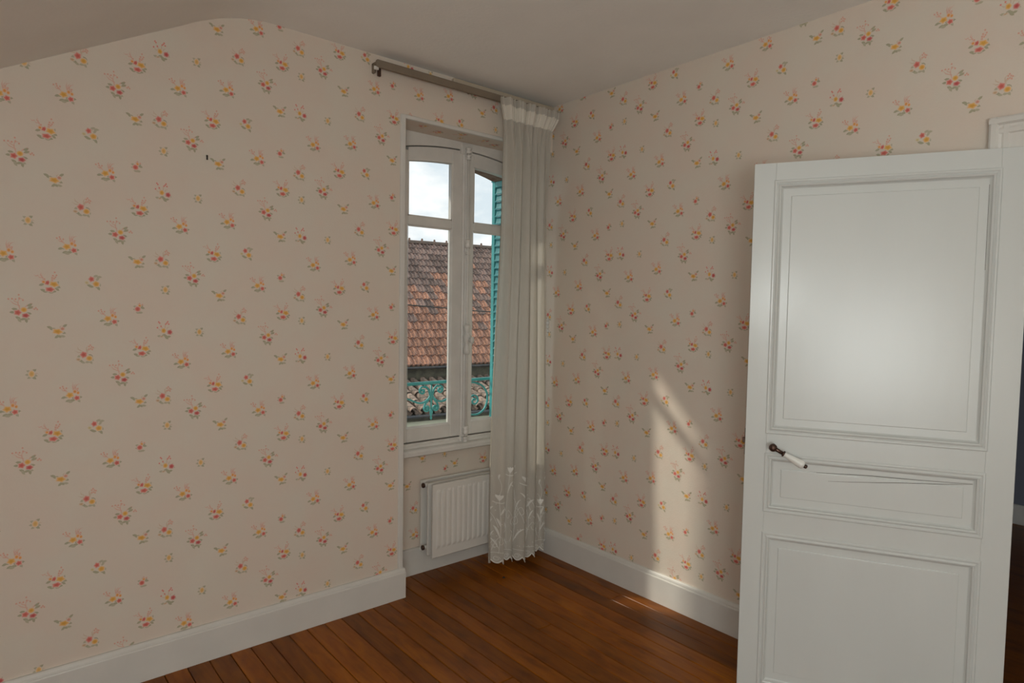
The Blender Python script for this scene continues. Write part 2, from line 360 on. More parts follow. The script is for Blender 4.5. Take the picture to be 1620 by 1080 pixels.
def motif(mb, kind, u, z, P, lim):
    u0, u1, z0, z1 = lim
    def cl(a, b, o): return P(min(max(a, u0), u1), min(max(b, z0), z1), o)
    lay = 0
    for (dx, dy, a, b, col, ang, k) in MOT[kind]:
        lay += 1; off = .0003 + lay*.000012
        if WIN(u+dx*MMX, z-dy*MMY): continue
        if k == 's':
            x0, y0, x1, y1 = u+dx*MMX, z-dy*MMY, u+a*MMX, z-b*MMY
            if min(x0, x1) < u0 or max(x0, x1) > u1 or max(y0, y1) > z1 or min(y0, y1) < z0: continue
            nx, ny = -(y1-y0), (x1-x0); l = math.hypot(nx, ny)+1e-9; nx *= .0015/l; ny *= .0015/l
            c = (*col, .62); c2 = (*col, .40)
            xm, ym = (x0+x1)/2+nx*3, (y0+y1)/2+ny*3
            mb.face([cl(x0-nx, y0-ny, off), cl(xm-nx, ym-ny, off), cl(xm+nx, ym+ny, off), cl(x0+nx, y0+ny, off)], [c]*4)
            mb.face([cl(xm-nx, ym-ny, off), cl(x1, y1, off), cl(xm+nx, ym+ny, off)], [c, c2, c])
            continue
        cx, cy = u+dx*MMX, z-dy*MMY; rx, ry = a*MMX, b*MMY
        if cx-rx*1.3 > u1 or cx+rx*1.3 < u0 or cy+ry*1.3 < z0 or cy-ry*1.3 > z1: continue
        ca, sa = math.cos(R(-ang)), math.sin(R(-ang)); n = {'p': 10, 'l': 6, 'b': 5}[k]
        rings = {'p': ((.42, .95), (.82, .80), (1.35, 0)), 'l': ((1.15, .78),), 'b': ((.7, .8), (1.3, .1))}[k]
        prev = None; cc = tuple(x*.86 for x in col) if k == 'p' else col
        cen = cl(cx, cy, off); cac = {'p': 1, 'l': .8, 'b': .9}[k]
        for q, (rr, alpha) in enumerate(rings):
            cur = []
            for j in range(n):
                t = 2*PI*j/n; wob = 1+.16*math.sin(t*5+dx+dy) if k == 'p' else 1
                if k == 'l': wob = 1 if j % 3 else 1.35
                ex, ey = rx*rr*wob*math.cos(t), ry*rr*wob*math.sin(t)
                cur.append(cl(cx+ex*ca-ey*sa, cy+ex*sa+ey*ca, off))
            c = (*(cc if q == 0 and k == 'p' else col), alpha)
            for j in range(n):
                j2 = (j+1) % n
                if prev is None: mb.face([cen, cur[j], cur[j2]], [(*cc, cac), c, c])
                else: mb.face([prev[j], cur[j], cur[j2], prev[j2]], [pc, c, c, pc])
            prev = cur; pc = c
def paper(mb, rolls, P, lim, wallu=None):
    for (u0, off) in rolls:
        for k, du, z in TEMPL:
            u = u0+du
            if u < lim[0]-.06 or u > lim[1]+.06: continue
            for i in range(-1, 6):
                zz = (z+off) % .53 + i*.53
                if zz < lim[2]-.06 or zz > lim[3]+.06: continue
                motif(mb, k, u, zz, P, lim)

H = 2.648
XL, YB = -4.3, -4.7
XR = -.993          # left edge of the window recess
ZH = 2.384          # underside of the header
YR = .205           # papered wall below the window
# ---------------------------------------------------------------- front wall (with window recess)
def rampant(x):     # ceiling height above the front-left wall
    if x > -1.62: return H
    if x > -1.98:
        t = (-1.62-x)/.36; return H-.19*.36*t*t*1.6*.55*2.0/1.1
    z98 = H-.19*.36*1.6*.55*2.0/1.1
    return z98-(-1.98-x)*.545
rollsL = [(-4.217, .1), (-3.677, .23), (-3.137, .02), (-2.597, -.14), (-2.057, 0), (-1.517, -.12), (-.977, .215), (-.437, .388)]
Pf = lambda u, z, o: (u, -o, z)
mb = MB()
mb.box((XL-.2, 0, -.02), (XR, .45, H+.1))
# header with a slightly rising underside
mb.prism([(0, ZH), (.17, ZH+.003), (.45, ZH+.003), (.45, H+.1), (0, H+.1)], XR, .2, 0)
lim = (XL, XR-.002, .10, 5)
def rampclip(mb):
    pass
tmp = MB()
paper(tmp, rollsL, Pf, lim)
# keep print faces below the ceiling line and outside the recess
ci = 0
for f in tmp.f:
    pts = [tmp.v[i] for i in f]; c = tmp.c[ci:ci+len(f)]; ci += len(f)
    pts = [(x, y, min(z, rampant(x)+.004)) for x, y, z in pts]
    mb.face(pts, c)
tmp = MB(); paper(tmp, [(-.977, .215), (-.437, .388)], Pf, (XR-.002, -.001, ZH+.002, H+.003))
ci = 0
for f in tmp.f:
    mb.face([tmp.v[i] for i in f], tmp.c[ci:ci+len(f)]); ci += len(f)
# a few posies on the underside of the header
Pu = lambda u, z, o: (u, z, ZH+.003*z/.17-o)
for k, u, z in [('D', -.86, .05), ('A', -.74, .09), ('C', -.62, .04), ('F', -.585, .11), ('I', -.46, .06), ('B', -.36, .10), ('E', -.25, .05)]:
    motif(mb, k, u, z, Pu, (XR+.02, -.01, .012, .165))
wall_front = struct(mb.build('wall_front', M_PAPER, colors=True), 'cream wallpapered wall with small posies, holding the window recess', 'wall')
# ---------------------------------------------------------------- wall below the window, in the recess
mb = MB(); mb.box((XR, YR, -.02), (0.0, .45, .70))
Pn = lambda u, z, o: (u, YR-o, z)
for k, u, z in [('E', -.747, .632), ('G', -.595, .555), ('E', -.53, .575), ('A', -.325, .57), ('E', -.842, .492), ('C', -.792, .215), ('D', -.80, .36), ('A', -.93, .33), ('F', -.60, .64)]:
    motif(mb, k, u, z, Pn, (XR, -.001, .10, .66))
wn = struct(mb.build('wall_niche', M_PAPER, colors=True), 'low wallpapered wall under the window behind the radiator', 'wall')
# ---------------------------------------------------------------- right wall with doorway
YD0, YD1, ZD = -2.212, -3.06, 2.03
WIN = lambda u, z: 2.18 < u < 3.09 and z < 2.11
mb = MB()
mb.box((0, -.2, -.02), (.18, .45, H+.1)); mb.box((0, YD0, -.02), (.055, -.2, H+.1)); mb.box((0, YB, -.02), (.055, YD1, H+.1)); mb.box((0, YD1, ZD), (.055, YD0, H+.1))
Pr = lambda u, z, o: (-o, -u, z)
paper(mb, [(-.546, .09), (-.006, .327), (.534, .403), (1.075, .28), (1.615, .42), (2.155, .06), (2.695, .2), (3.235, .3), (3.775, .15)], Pr, (-.40, 4.6, .10, H+.003))
WIN = lambda u, z: False
wr = struct(mb.build('wall_right', M_PAPER, colors=True), 'cream wallpapered wall with small posies, holding the doorway', 'wall')
# small torn flake of paper beside the curtain
fl = MB()
for z, s in ((1.405, .010), (1.385, .014), (1.362, .013), (1.338, .011), (1.318, .008)):
    fl.lathe([(0, s), (.004, s*.9), (.007, s*.4)], (0, .012-random.random()*.004, z), (-1, 0, 0), 7)
o = fl.build('paper_flake', M_TRIM, wr); o['label'] = 'pale chipped patch on the wallpaper'
# ---------------------------------------------------------------- other walls, ceiling
mb = MB(); mb.box((XL-.2, YB-.2, -.02), (.18, YB, H+.1)); wb = struct(mb.build('wall_back', M_PAPER, colors=True))
mb = MB(); mb.box((XL-.2, YB, -.02), (XL, 0, H+.1)); wl = struct(mb.build('wall_left', M_PAPER, colors=True))
mb = MB()
xs = [.18, -1.62] + [-1.62-.36*i/8 for i in range(1, 9)] + [XL-.2]
prof = [(x, rampant(x)) for x in xs] + [(XL-.2, rampant(XL-.2)+.15), (XL-.2, H+.3), (.18, H+.3)]
mb.prism(prof, YB-.2, .0, 1)
ceiling = struct(mb.build('ceiling', M_CEIL), 'pale matt ceiling that slopes down at the left', 'ceiling')
# ---------------------------------------------------------------- floor: boards running towards the window wall
mb = MB(); mb.box((XL-.2, YB-.2, -.12), (3.1, .45, -.022)); floor = struct(mb.build('floor', M_SUB), 'dark reddish-brown waxed floorboards', 'floor')
pw = .0825; x = -1.659-pw*32; kk = 0
board_mesh = {}
def board(w, l):
    key = (round(w, 4), round(l, 3))
    if key not in board_mesh:
        b_ = MB(); r = .0026
        b_.poly([(-w/2,0,-.022),(w/2,0,-.022),(w/2,l,-.022),(-w/2,l,-.022),(-w/2,0,-r),(w/2,0,-r),(w/2,l,-r),(-w/2,l,-r),(-w/2+r,r,0),(w/2-r,r,0),(w/2-r,l-r,0),(-w/2+r,l-r,0)],
                [(0,3,2,1),(0,1,5,4),(1,2,6,5),(2,3,7,6),(3,0,4,7),(4,5,9,8),(5,6,10,9),(6,7,11,10),(7,4,8,11),(8,9,10,11)])
        board_mesh[key] = b_.mesh('floor_board', M_FLOOR)
    return board_mesh[key]
while x < -.006:
    if x > XL-.05:
        y1 = YR+.02 if x > XR-.02 else .012
        xw = min(x+pw, .006)-x
        while y1 > YB:
            l = random.choice((1.2, 1.5, 1.8, 2.1, 2.4)) if y1 < -.2 else random.choice((.9, 1.3, 1.7, 2.2, 2.6))
            inst(board(xw-.0026, l-.002), 'floor_board', floor, (x+xw/2, y1-l, random.uniform(-.0008, .0006)))
            y1 -= l
    x += pw
# ---------------------------------------------------------------- hallway beyond the doorway
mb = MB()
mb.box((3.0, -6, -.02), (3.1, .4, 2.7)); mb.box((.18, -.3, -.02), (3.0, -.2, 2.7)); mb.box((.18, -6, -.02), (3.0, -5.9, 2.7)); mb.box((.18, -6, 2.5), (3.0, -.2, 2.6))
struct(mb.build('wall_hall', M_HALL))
mb = MB(); mb.box((.055, -5.9, -.03), (3.0, -.3, 0)); mb.box((.0, YD1, -.03), (.055, YD0, 0.0)); struct(mb.build('floor_hall', M_FLOOR))
mb = MB(); mb.bbox((2.98, -5.9, 0), (3.0, -.3, .14), .004); struct(mb.build('baseboard_hall', M_TRIM))

# ---------------------------------------------------------------- skirting boards
def skirt_prof(t, h, cove=True):
    return [(0, 0), (t, 0), (t, h-.022), (t-.002, h-.018), (t-.005, h-.017), (t-.006, h-.010), (t-.009, h-.004), (t-.013, h), (0, h)] if cove else [(0,0),(t,0),(t,h-.004),(t-.004,h),(0,h)]
mb = MB(); mb.prism([(-u+.0, v) for u, v in skirt_prof(.022, .150, True)], XL, -.981, 0)
struct(mb.build('baseboard_left', M_TRIM), 'tall white skirting board left of the window recess', 'skirting')
mb = MB(); mb.prism([(YR-u, v) for u, v in skirt_prof(.02, .146, False)], XR, 0, 0)
struct(mb.build('baseboard_niche', M_TRIM), 'white skirting board below the radiator', 'skirting')
mb = MB(); mb.prism([(-u, v) for u, v in skirt_prof(.022, .148)], -2.13, YR-.02, 1)
struct(mb.build('baseboard_right', M_TRIM), 'white skirting board between curtain and open door', 'skirting')
mb = MB(); mb.prism([(-u, v) for u, v in skirt_prof(.022, .148)], YB, -3.2, 1); struct(mb.build('baseboard_back', M_TRIM))
# ---------------------------------------------------------------- bead round the recess
tr = empty('trim_1'); struct(tr, 'narrow white bead edging the window recess', 'trim')
w = .024
mb = MB(); mb.bbox((XR-w, -.010, .148), (XR+.003, .006, ZH+.019), .003); mb.build('bead', M_TRIM, tr)
mb = MB(); mb.bbox((XR-.0, -.010, ZH), (-.075, .006, ZH+.019), .003); mb.build('bead', M_TRIM, tr)

# ================================================================ the casement window
XC = -.5125; YW = .172
win = empty('window_1', (XC, YW, .70)); struct(win, 'white two-leaf casement window with arched head and teal shutters outside', 'window')
def B(mbx): # shift world coords to window-local
    mbx.v = [(a-XC, b-YW, c-.70) for a, b, c in mbx.v]; return mbx
def arch(x, top, k=.285): return top-k*(x-XC)**2
fx0, fx1 = -.985, -.04
# fixed frame: jambs, arched head, bottom rail
mb = MB(); mb.bbox((fx0-.008, YW, .70), (-.932, .245, ZH+.001), .003); B(mb).build('window_frame', M_WIN, win)
mb = MB(); mb.bbox((-.093, YW, .70), (0.0, .245, ZH+.001), .003); B(mb).build('window_frame', M_WIN, win)
mb = MB(); n = 24; x0, x1 = -.932, -.093
pts = [(x0+(x1-x0)*i/n, arch(x0+(x1-x0)*i/n, 2.345)) for i in range(n+1)]
mb.prism(pts + [(x1, ZH+.002), (x0, ZH+.002)], YW-.002, .245, 1); B(mb).build('window_frame', M_WIN, win)
mb = MB(); mb.bbox((-.932, YW-.006, .695), (-.093, .245, .734), .004); B(mb).build('window_frame', M_WIN, win)
# glazed leaves
GY = YW+.022
def leaf(s):
    # s=-1 left leaf, +1 right leaf (mirror about XC)
    X = lambda d: XC+s*d
    lf = MB()
    d0, d1 = .006, .417          # inner and outer edge of the leaf
    g0, g1 = .073, .354          # glass
    yb = YW+.045
    def bx(a, b, c, d, y0=YW+.003, r=.003): lf.bbox((min(X(a), X(b)), y0, c), (max(X(a), X(b)), yb, d), r)
    bx(d0, g0, .74, arch(X(g0), 2.330)); bx(g1, d1, .74, arch(X(d1), 2.338))
    bx(g0, g1, .74, .815)
    bx(g0, g1, 1.903, 1.949)
    n = 14
    up_ = [(X(g0+(g1-g0)*i/n), arch(X(g0+(g1-g0)*i/n), 2.338)) for i in range(n+1)]
    lo_ = [(X(g0+(g1-g0)*i/n), arch(X(g0+(g1-g0)*i/n), 2.262, .22)) for i in range(n, -1, -1)]
    lf.prism(up_+lo_, YW+.003, yb, 1)
    lf.prism([(X(d0), arch(X(g0), 2.325)), (X(g0), arch(X(g0), 2.325)), (X(g0), arch(X(g0), 2.338)), (X(d0), 2.338)], YW+.003, yb, 1)
    lf = B(lf).build('sash', M_WIN, win)
    # thin putty beads round each pane
    for (za, zb) in ((.815, 1.903), (1.949, None)):
        bd = MB()
        if zb:
            xa, xb = sorted((X(g0), X(g1)))
            bd.ring(xa, za, xb, zb, [(0, 0), (.005, .006), (.009, .010)], lambda x, z, h: (x, YW+.004+h, z))
        else:
            for a, b in ((g0, g0+.007), (g1-.007, g1)): bd.box((X(a), YW+.006, za), (X(b), GY, arch(X(a), 2.258, .22)))
            bd.box((X(g0), YW+.006, za), (X(g1), GY, za+.006))
        B(bd).build('glazing_bead', M_WIN, lf)
    # panes (thin solid glass)
    gl = MB(); gl.box((X(g0)-s*.003, GY, .812), (X(g1)+s*.003, GY+.0008, 1.906)); o = B(gl).build('glass_pane', M_GLASS, lf)
    gl = MB(); pp = [(X(g0), 1.946), (X(g1), 1.946)] + [(X(g1-(g1-g0)*i/10), arch(X(g1-(g1-g0)*i/10), 2.266, .22)) for i in range(11)]
    gl.prism(pp, GY, GY+.0008, 1); B(gl).build('glass_pane', M_GLASS, lf)
    return lf
lfL = leaf(-1); lfR = leaf(1)
# gaps round the leaves, their shade put into dark-coloured strips behind
mb = MB(); mb.box((XC-.43, YW+.03, .733), (XC+.43, YW+.04, .742)); mb.box((XC-.006, YW+.03, .74), (XC+.006, YW+.04, 2.34)); B(mb).build('gap_shade_strip', M_CRACK, win)
# meeting cover moulding
mb = MB()
prof = [(-.011, YW+.004), (-.011, YW-.008), (-.004, YW-.012), (-.001, YW-.007), (.003, YW-.018), (.010, YW-.022), (.017, YW-.018), (.022, YW-.007), (.030, YW-.012), (.040, YW-.011), (.046, YW-.004), (.048, YW+.004)]
mb.prism([(XC+u, v) for u, v in prof], .738, 2.318, 2); B(mb).build('cover_moulding', M_WIN, win)
mb = MB(); mb.bbox((XC-.026, YW-.014, 2.318), (XC+.050, YW+.01, ZH-.006), .004); mb.bbox((XC-.016, YW-.016, .700), (XC+.048, YW+.004, .738), .004); B(mb).build('rod_plate', M_WIN, win)
# espagnolette: rod, guides, lock box, oval knob
crem = MB(); xr = XC+.009
crem.tube([(xr, YW-.032, .735), (xr, YW-.032, 2.352)], .0075, 10)
crem = B(crem).build('bolt_rod', M_WIN, win)
def guide(z, h=.03, r=.015):
    g = MB(); g.lathe([(0, r*.7), (h*.2, r), (h*.4, r*.75), (h*.6, r*.75), (h*.8, r), (h, r*.7)], (xr, YW-.031, z-h/2), (0, 0, 1), 14); B(g).build('rod_guide', M_WIN, crem)
for z, h, r in ((2.337, .034, .019), (2.300, .028, .016), (1.825, .05, .018), (1.772, .018, .013), (.775, .05, .018), (.722, .03, .016)): guide(z, h, r)
g = MB(); g.lathe([(0, .012), (.008, .021), (.03, .019), (.05, .013), (.06, .013), (.075, .021), (.105, .021), (.115, .013), (.125, .013), (.15, .020), (.165, .020), (.172, .010)], (xr, YW-.034, 1.205), (0, 0, 1), 16); B(g).build('bolt_box', M_WIN, crem)
g = MB(); g.lathe([(0, .007), (.012, .007), (.016, .010), (.023, .014), (.031, .012), (.034, .004)], (xr, YW-.048, 1.287), (.5, -1, 0), 16)
ko = B(g); kz = 1.287-.70
ko.v = [(a, b, kz+(c-kz)*1.5) for a, b, c in ko.v]; ko.build('bolt_knob', M_WIN, crem)
# inner sill
mb = MB(); mb.prism([(.118, .676), (.123, .672), (.30, .672), (.30, .709), (.135, .709), (.122, .705), (.117, .694)], XR+.001, -.001, 0); B(mb).build('window_sill', M_WIN, win)
mb = MB(); mb.prism([(.158, .709), (.17, .709), (.17, .724), (.163, .722)], XR+.001, -.001, 0); B(mb).build('sill_bead', M_WIN, win)

# ---------------------------------------------------------------- outer reveal: lintel, jambs, sill (outside the glass)
n = 16; x0, x1 = -1.0, -.02
mb = MB()
pts = [(x0+(x1-x0)*i/n, 2.328-.32*(x0+(x1-x0)*i/n-XC)**2) for i in range(n+1)]
mb.prism(pts + [(.2, 2.42), (.2, 2.6), (-1.2, 2.6), (-1.2, 2.42)], .248, .455, 1)
li = MB()
li = mb.build('lintel', M_BRICK, wall_front); li['label'] = 'brown brick arch above the outside of the window'
mb = MB(); mb.box((-.022, .24, .5), (.2, .455, 2.6)); mb.box((-1.2, .24, .5), (-.985, .455, 2.6)); mb.build('outer_jamb', M_RENDER, wall_front)
mb = MB(); mb.prism([(.245, .62), (.50, .60), (.50, .655), (.245, .69)], -1.05, .05, 0); mb.build('outer_sill', M_RENDER, wall_front)

# ---------------------------------------------------------------- teal shutters, folded into the reveal and projecting outwards
def shutter(xp, side, label):
    s = empty('shutter', (xp, .25, .66)); tag(s, label, 'shutter', 'teal slatted shutters of the window')
    # leaf plane: x const, y from 0 to .215 (local), z 0..1.60
    mbx = MB(); t = .018
    mbx.bbox((-t/2, .185, 0), (t/2, .215, 1.606), .002); mbx.build('shutter_stile', M_TEAL, s)
    mbx = MB(); mbx.bbox((-t/2, 0, 0), (t/2, .028, 1.606), .002); mbx.build('shutter_stile', M_TEAL, s)
    for z0, z1 in ((0, .035), (1.57, 1.606)):
        mbx = MB(); mbx.bbox((-t/2, .028, z0), (t/2, .185, z1), .002); mbx.build('shutter_rail', M_TEAL, s)
    sm = MB(); hgt = .047
    # one curved slat
    prof = [(-.0095, .000), (-.0100, .005), (-.0050, .009), (-.0030, .020), (-.0010, .036), (.0015, .047), (.0035, .047), (.001, .034), (-.001, .018), (-.003, .000)]
    prof = [(side*a, b) for a, b in prof]
    sm.prism(prof, .029, .184, 1)
    me = sm.mesh('shutter_slat', M_TEALP)
    for i in range(33): inst(me, 'shutter_slat', s, (0, 0, .033+i*.0466))
    g = MB(); g.box((-.012, .19, 1.606), (.012, .22, 1.618)); g.build('shutter_stop', M_TEAL, s)
    return s
shutter(-.072, 1, 'teal slatted metal shutter folded open on the right side of the window')
shutter(-.945, -1, 'teal slatted metal shutter folded open on the left side of the window')

# ---------------------------------------------------------------- balcony guard
br = empty('balcony_railing', (XC, .485, .66)); tag(br, 'teal wrought-iron window guard with scrolls, in front of the tiled roofs', 'railing')
zt = 1.012
def Lc(u, z): return (u, 0, z-.66)
mb = MB(); mb.bbox((-.50, -.010, zt-.010-.66), (.50, .010, zt+.008-.66), .004); mb.build('top_rail', M_TEAL, br)
mb = MB(); mb.bbox((-.50, -.007, .715-.66), (.50, .007, .731-.66), .002); mb.build('bottom_rail', M_TEAL, br)
mb = MB(); mb.tube([Lc(0, zt-.01), Lc(0, .845)], .006, 8); mb.lathe([(0, .006), (.01, .011), (.035, .008), (.045, .004), (.055, .007), (.065, .002)], Lc(0, .85), (0, 0, -1), 10); mb.build('centre_bar', M_TEAL, br)
for s_ in (-1, 1):
    mb = MB(); mb.tube([Lc(s_*.46, zt), Lc(s_*.46, .66)], .007, 8); mb.build('end_bar', M_TEAL, br)
def catmull(P, k=8):
    out = []
    P = [P[0]]+list(P)+[P[-1]]
    for i in range(1, len(P)-2):
        p0, p1, p2, p3 = [Vector(q) for q in P[i-1:i+3]]
        for j in range(k):
            t = j/k
            out.append(.5*((2*p1)+(-p0+p2)*t+(2*p0-5*p1+4*p2-p3)*t*t+(-p0+3*p1-3*p2+p3)*t*t*t))
    out.append(Vector(P[-2])); return out
def spiral(cx, cz, r0, a0, turns, sgn):
    return [(cx+r0*(1-.8*i/14)*math.cos(a0+sgn*turns*2*PI*i/14), cz+r0*(1-.8*i/14)*math.sin(a0+sgn*turns*2*PI*i/14)) for i in range(15)]
def scroll(pts2):
    mbx = MB(); P3 = catmull([Lc(a, b) for a, b in pts2], 4)
    mbx.tube(P3, .0062, 6, flat=((0, 1, 0), 1.3)); mbx.tube([P3[-1]-Vector((0, .008, 0)), P3[-1]+Vector((0, .008, 0))], .009, 8)
    mbx.build('scroll', M_TEAL, br)
for s_ in (-1, 1):
    # small volute under the top rail
    scroll([(s_*a, b) for a, b in [(.008, .935), (.02, .972), (.045, .992)] + spiral(.062, .965, .026, 2.2, 1.2, -1)])
    # long S towards the side
    scroll([(s_*a, b) for a, b in [(.004, .955), (.012, .925), (.04, .900), (.08, .892), (.12, .905), (.16, .922), (.19, .925)] + spiral(.195, .903, .024, 1.3, 1.1, -1)])
    # heart below
    scroll([(s_*a, b) for a, b in [(.004, .945), (.018, .912), (.042, .885), (.050, .862)] + spiral(.030, .858, .022, 0, 1.1, -1)])
    # large C scroll near the side bar
    scroll([(s_*a, b) for a, b in [(.26, .995), (.33, .99), (.39, .965), (.425, .92), (.43, .87), (.41, .82), (.37, .79), (.32, .785), (.27, .80), (.245, .835)] + spiral(.275, .850, .032, PI, .9, -1)])
    scroll([(s_*a, b) for a, b in spiral(.325, .875, .042, PI*1.1, 1.3, -1)])

# ================================================================ neighbouring house
E1 = Vector((4.932, 9.0, .17))
ua = Vector((.99027, -.13917, 0)); un = Vector((.13917, .99027, 0))
hz = math.atan2(ua.y, ua.x)
house = empty('neighbour_house', (E1.x, E1.y, -3.0), hz)   # local: x along the eaves, y away from the viewer
tag(house, 'cream house opposite with a red clay tile roof over a lower lichened tile roof', 'house')
z0 = 3.17
PT = R(36); LR = 5.27; NR = 17; ex = LR/NR
cs, sn = math.cos(PT), math.sin(PT)
# interlocking tile: x width .22, y up the slope, z normal
def tile_mesh():
    t = MB(); w = .222; l = ex+.05
    top = [(0, .034), (.018, .040), (.034, .016), (.05, .0), (.085, .0), (.100, .028), (.116, .032), (.132, .0), (.17, -.002), (.196, .010), (.205, .034), (.222, .040)]
    lo = [(x, z+.030) for x, z in top]
    vs = [(x, 0, z) for x, z in lo] + [(x, l, z) for x, z in top] + [(x, 0, z-.045) for x, z in lo]
    n = len(top); t.poly(vs, [(i, i+1, n+i+1, n+i) for i in range(n-1)] + [(2*n+i, 2*n+i+1, i+1, i) for i in range(n-1)])
    # lozenge nib
    t.poly([(.108, .03, .072), (.125, .10, .046), (.108, .18, .048), (.091, .10, .046), (.108, .10, .080)], [(0, 1, 4), (1, 2, 4), (2, 3, 4), (3, 0, 4)])
    return t
tm = tile_mesh().mesh('roof_tile', M_TILE); tmb = tile_mesh().mesh('roof_tile', M_TILEB)
rest = MB(); tv = tile_mesh()
cnt = 0
for r_ in range(NR):
    cen = .5+2.0*r_/NR
    c0 = int(round((cen-1.85)/.222))
    for c_ in range(-18, 40):
        X = c_*.222; d = r_*ex+random.uniform(-.006, .006)
        dz = .012+random.uniform(0, .006)
        loc = (X, d*cs-dz*sn, z0+d*sn+dz*cs)
        if c0 <= c_ < c0+17:
            o = inst(tmb if random.random() < (r_-3)/11 else tm, 'roof_tile', house, loc, (PT+random.uniform(-.01, .01), 0, random.uniform(-.015, .015))); cnt += 1
        else:
            i = len(rest.v)
            rest.poly([(x+loc[0], y*cs-z*sn+loc[1], y*sn+z*cs+loc[2]) for x, y, z in tv.v], tv.f)
o = rest.build('roof_tiles', M_TILE, house, fix=False); o['kind'] = 'stuff'
# roof deck and back slope
mb = MB(); A_ = LR*cs; Bz = LR*sn
mb.prism([(0, z0-.03), (A_, z0+Bz), (A_*2, z0-.03)], -4.2, 9.0, 0); mb.build('roof_deck', M_FASCIA, house)
rm = MB(); prof = [(.12*math.cos(a), .10*math.sin(a)) for a in [PI*i/8 for i in range(9)]]
vs = [(0, u, v) for u, v in prof] + [(.40, u*.9, v*.9) for u, v in prof]
rm.poly(vs, [(i, i+1, 10+i, 9+i) for i in range(8)], True)
rm.lathe([(0, .11), (.03, .12), (.05, .10)], (0, 0, 0), (1, 0, 0), 12); rm.lathe([(0, .03), (.04, .03), (.06, .012)], (.03, 0, .10), (0, 0, 1), 8)
rme = rm.mesh('ridge_tile', M_RIDGE)
for i in range(34): inst(rme, 'ridge_tile', house, (-4.2+i*.39, A_, z0+Bz+.0+random.uniform(-.01, .01)), (0, R(-1.5), 0))
# eaves gutter, dark board, wall
mb = MB(); prof = [(.06*math.cos(a)-.07, .055*math.sin(a)) for a in [PI+PI*i/8 for i in range(9)]]
prof += [(.05*math.cos(a)-.07, .045*math.sin(a)) for a in [2*PI-PI*i/8 for i in range(9)]]
mb.prism([(u, v+z0+.0) for u, v in prof], -4.3, 9.2, 0, True); mb.build('gutter', M_ZINC, house)
mb = MB(); mb.bbox((-4.2, 0, z0-.30), (9.0, .05, z0+.01), .01); mb.build('eaves_board', M_FASCIA, house)
mb = MB(); mb.box((-4.2, .12, 0), (9.0, A_*2-.3, z0-.02)); mb.build('wall', M_RENDER, house)
# lower lean-to with canal tiles
yt, zt_, ye, ze = .05, z0-.36, -1.55, z0-.80
ll = math.hypot(yt-ye, zt_-ze); pt2 = math.atan2(zt_-ze, yt-ye)
def canal(r0, r1, l, flip=False):
    t = MB(); n = 8; vs = []
    for (y, r) in ((0, r0), (l, r1)):
        for k2 in (0, .012):
            for i in range(n+1):
                a = PI*i/n; rr = r-k2; vs.append((rr*math.cos(a), y, (-1 if flip else 1)*rr*math.sin(a)*.9))
    N1 = n+1; fs = []
    for i in range(n):
        fs += [(i, i+1, 2*N1+i+1, 2*N1+i), (N1+i, N1+i+1, 3*N1+i+1, 3*N1+i), (i, i+1, N1+i+1, N1+i), (2*N1+i, 2*N1+i+1, 3*N1+i+1, 3*N1+i)]
    t.poly(vs, fs, False); return t
cm = canal(.082, .066, .48).mesh('canal_tile', M_TILE2)
gm = canal(.080, .070, ll+.05, True).mesh('channel_tile', M_TILE2)
for c_ in range(-19, 24):
    X = c_*.205
    inst(gm, 'channel_tile', house, (X+.1, ye+.02, ze+.075), (pt2, 0, 0))
    for r_ in range(4):
        d = r_*.40+random.uniform(-.03, .03)
        inst(cm, 'canal_tile', house, (X+random.uniform(-.012, .012), ye+d*math.cos(pt2), ze+.085+d*math.sin(pt2)+.012), (pt2-.03, random.uniform(-.05, .05), random.uniform(-.05, .05)))
mb = MB(); mb.prism([(ye+.02, ze), (yt, zt_-.02), (yt, zt_-.12), (ye+.02, ze-.10)], -4.0, 4.8, 0); mb.build('lean_to_deck', M_FASCIA, house)
mb = MB(); mb.prism([(u+ye+.05, v+ze+.02) for u, v in prof], -4.1, 4.9, 0, True); mb.build('lean_to_gutter', M_ZINC, house)
mb = MB(); mb.box((-4.0, ye+.10, 0), (4.8, .12, ze-.05)); mb.build('lean_to_wall', M_RENDER, house)
# overhead cable in front of the roof
mb = MB(); cp = [(-1.5, 6.0, 1.80), (0.5, 6.0, 1.64), (2.587, 6.0, 1.496), (3.434, 6.0, 1.446), (4.238, 6.0, 1.400), (6.5, 6, 1.34), (9.5, 6, 1.36)]
mb.tube(catmull(cp, 5), .011, 6); tag(mb.build('overhead_cable', M_DARK), 'thin black cable crossing in front of the tiled roof', 'cable')
for px_ in (-1.5, 9.5):
    pz = 1.80 if px_ < 0 else 1.36
    pl = empty('utility_pole', (px_, 6.0, -3.0)); tag(pl, 'plain pole carrying the cable, '+('left' if px_ < 0 else 'right')+' of the window view', 'pole')
    mb = MB(); mb.tube([(0, .16, 0), (0, .16, 5.4)], [.11, .08], 10); mb.build('pole', M_FASCIA, pl)
    mb = MB(); mb.tube([(0, .09, pz+3), (0, .012, pz+3)], .015, 6); mb.build('insulator', M_DARK, pl)
# street
mb = MB(); mb.box((-25, .5, -3.2), (35, 40, -3.0)); struct(mb.build('ground', mat('asphalt', (.10, .10, .10), .9)))
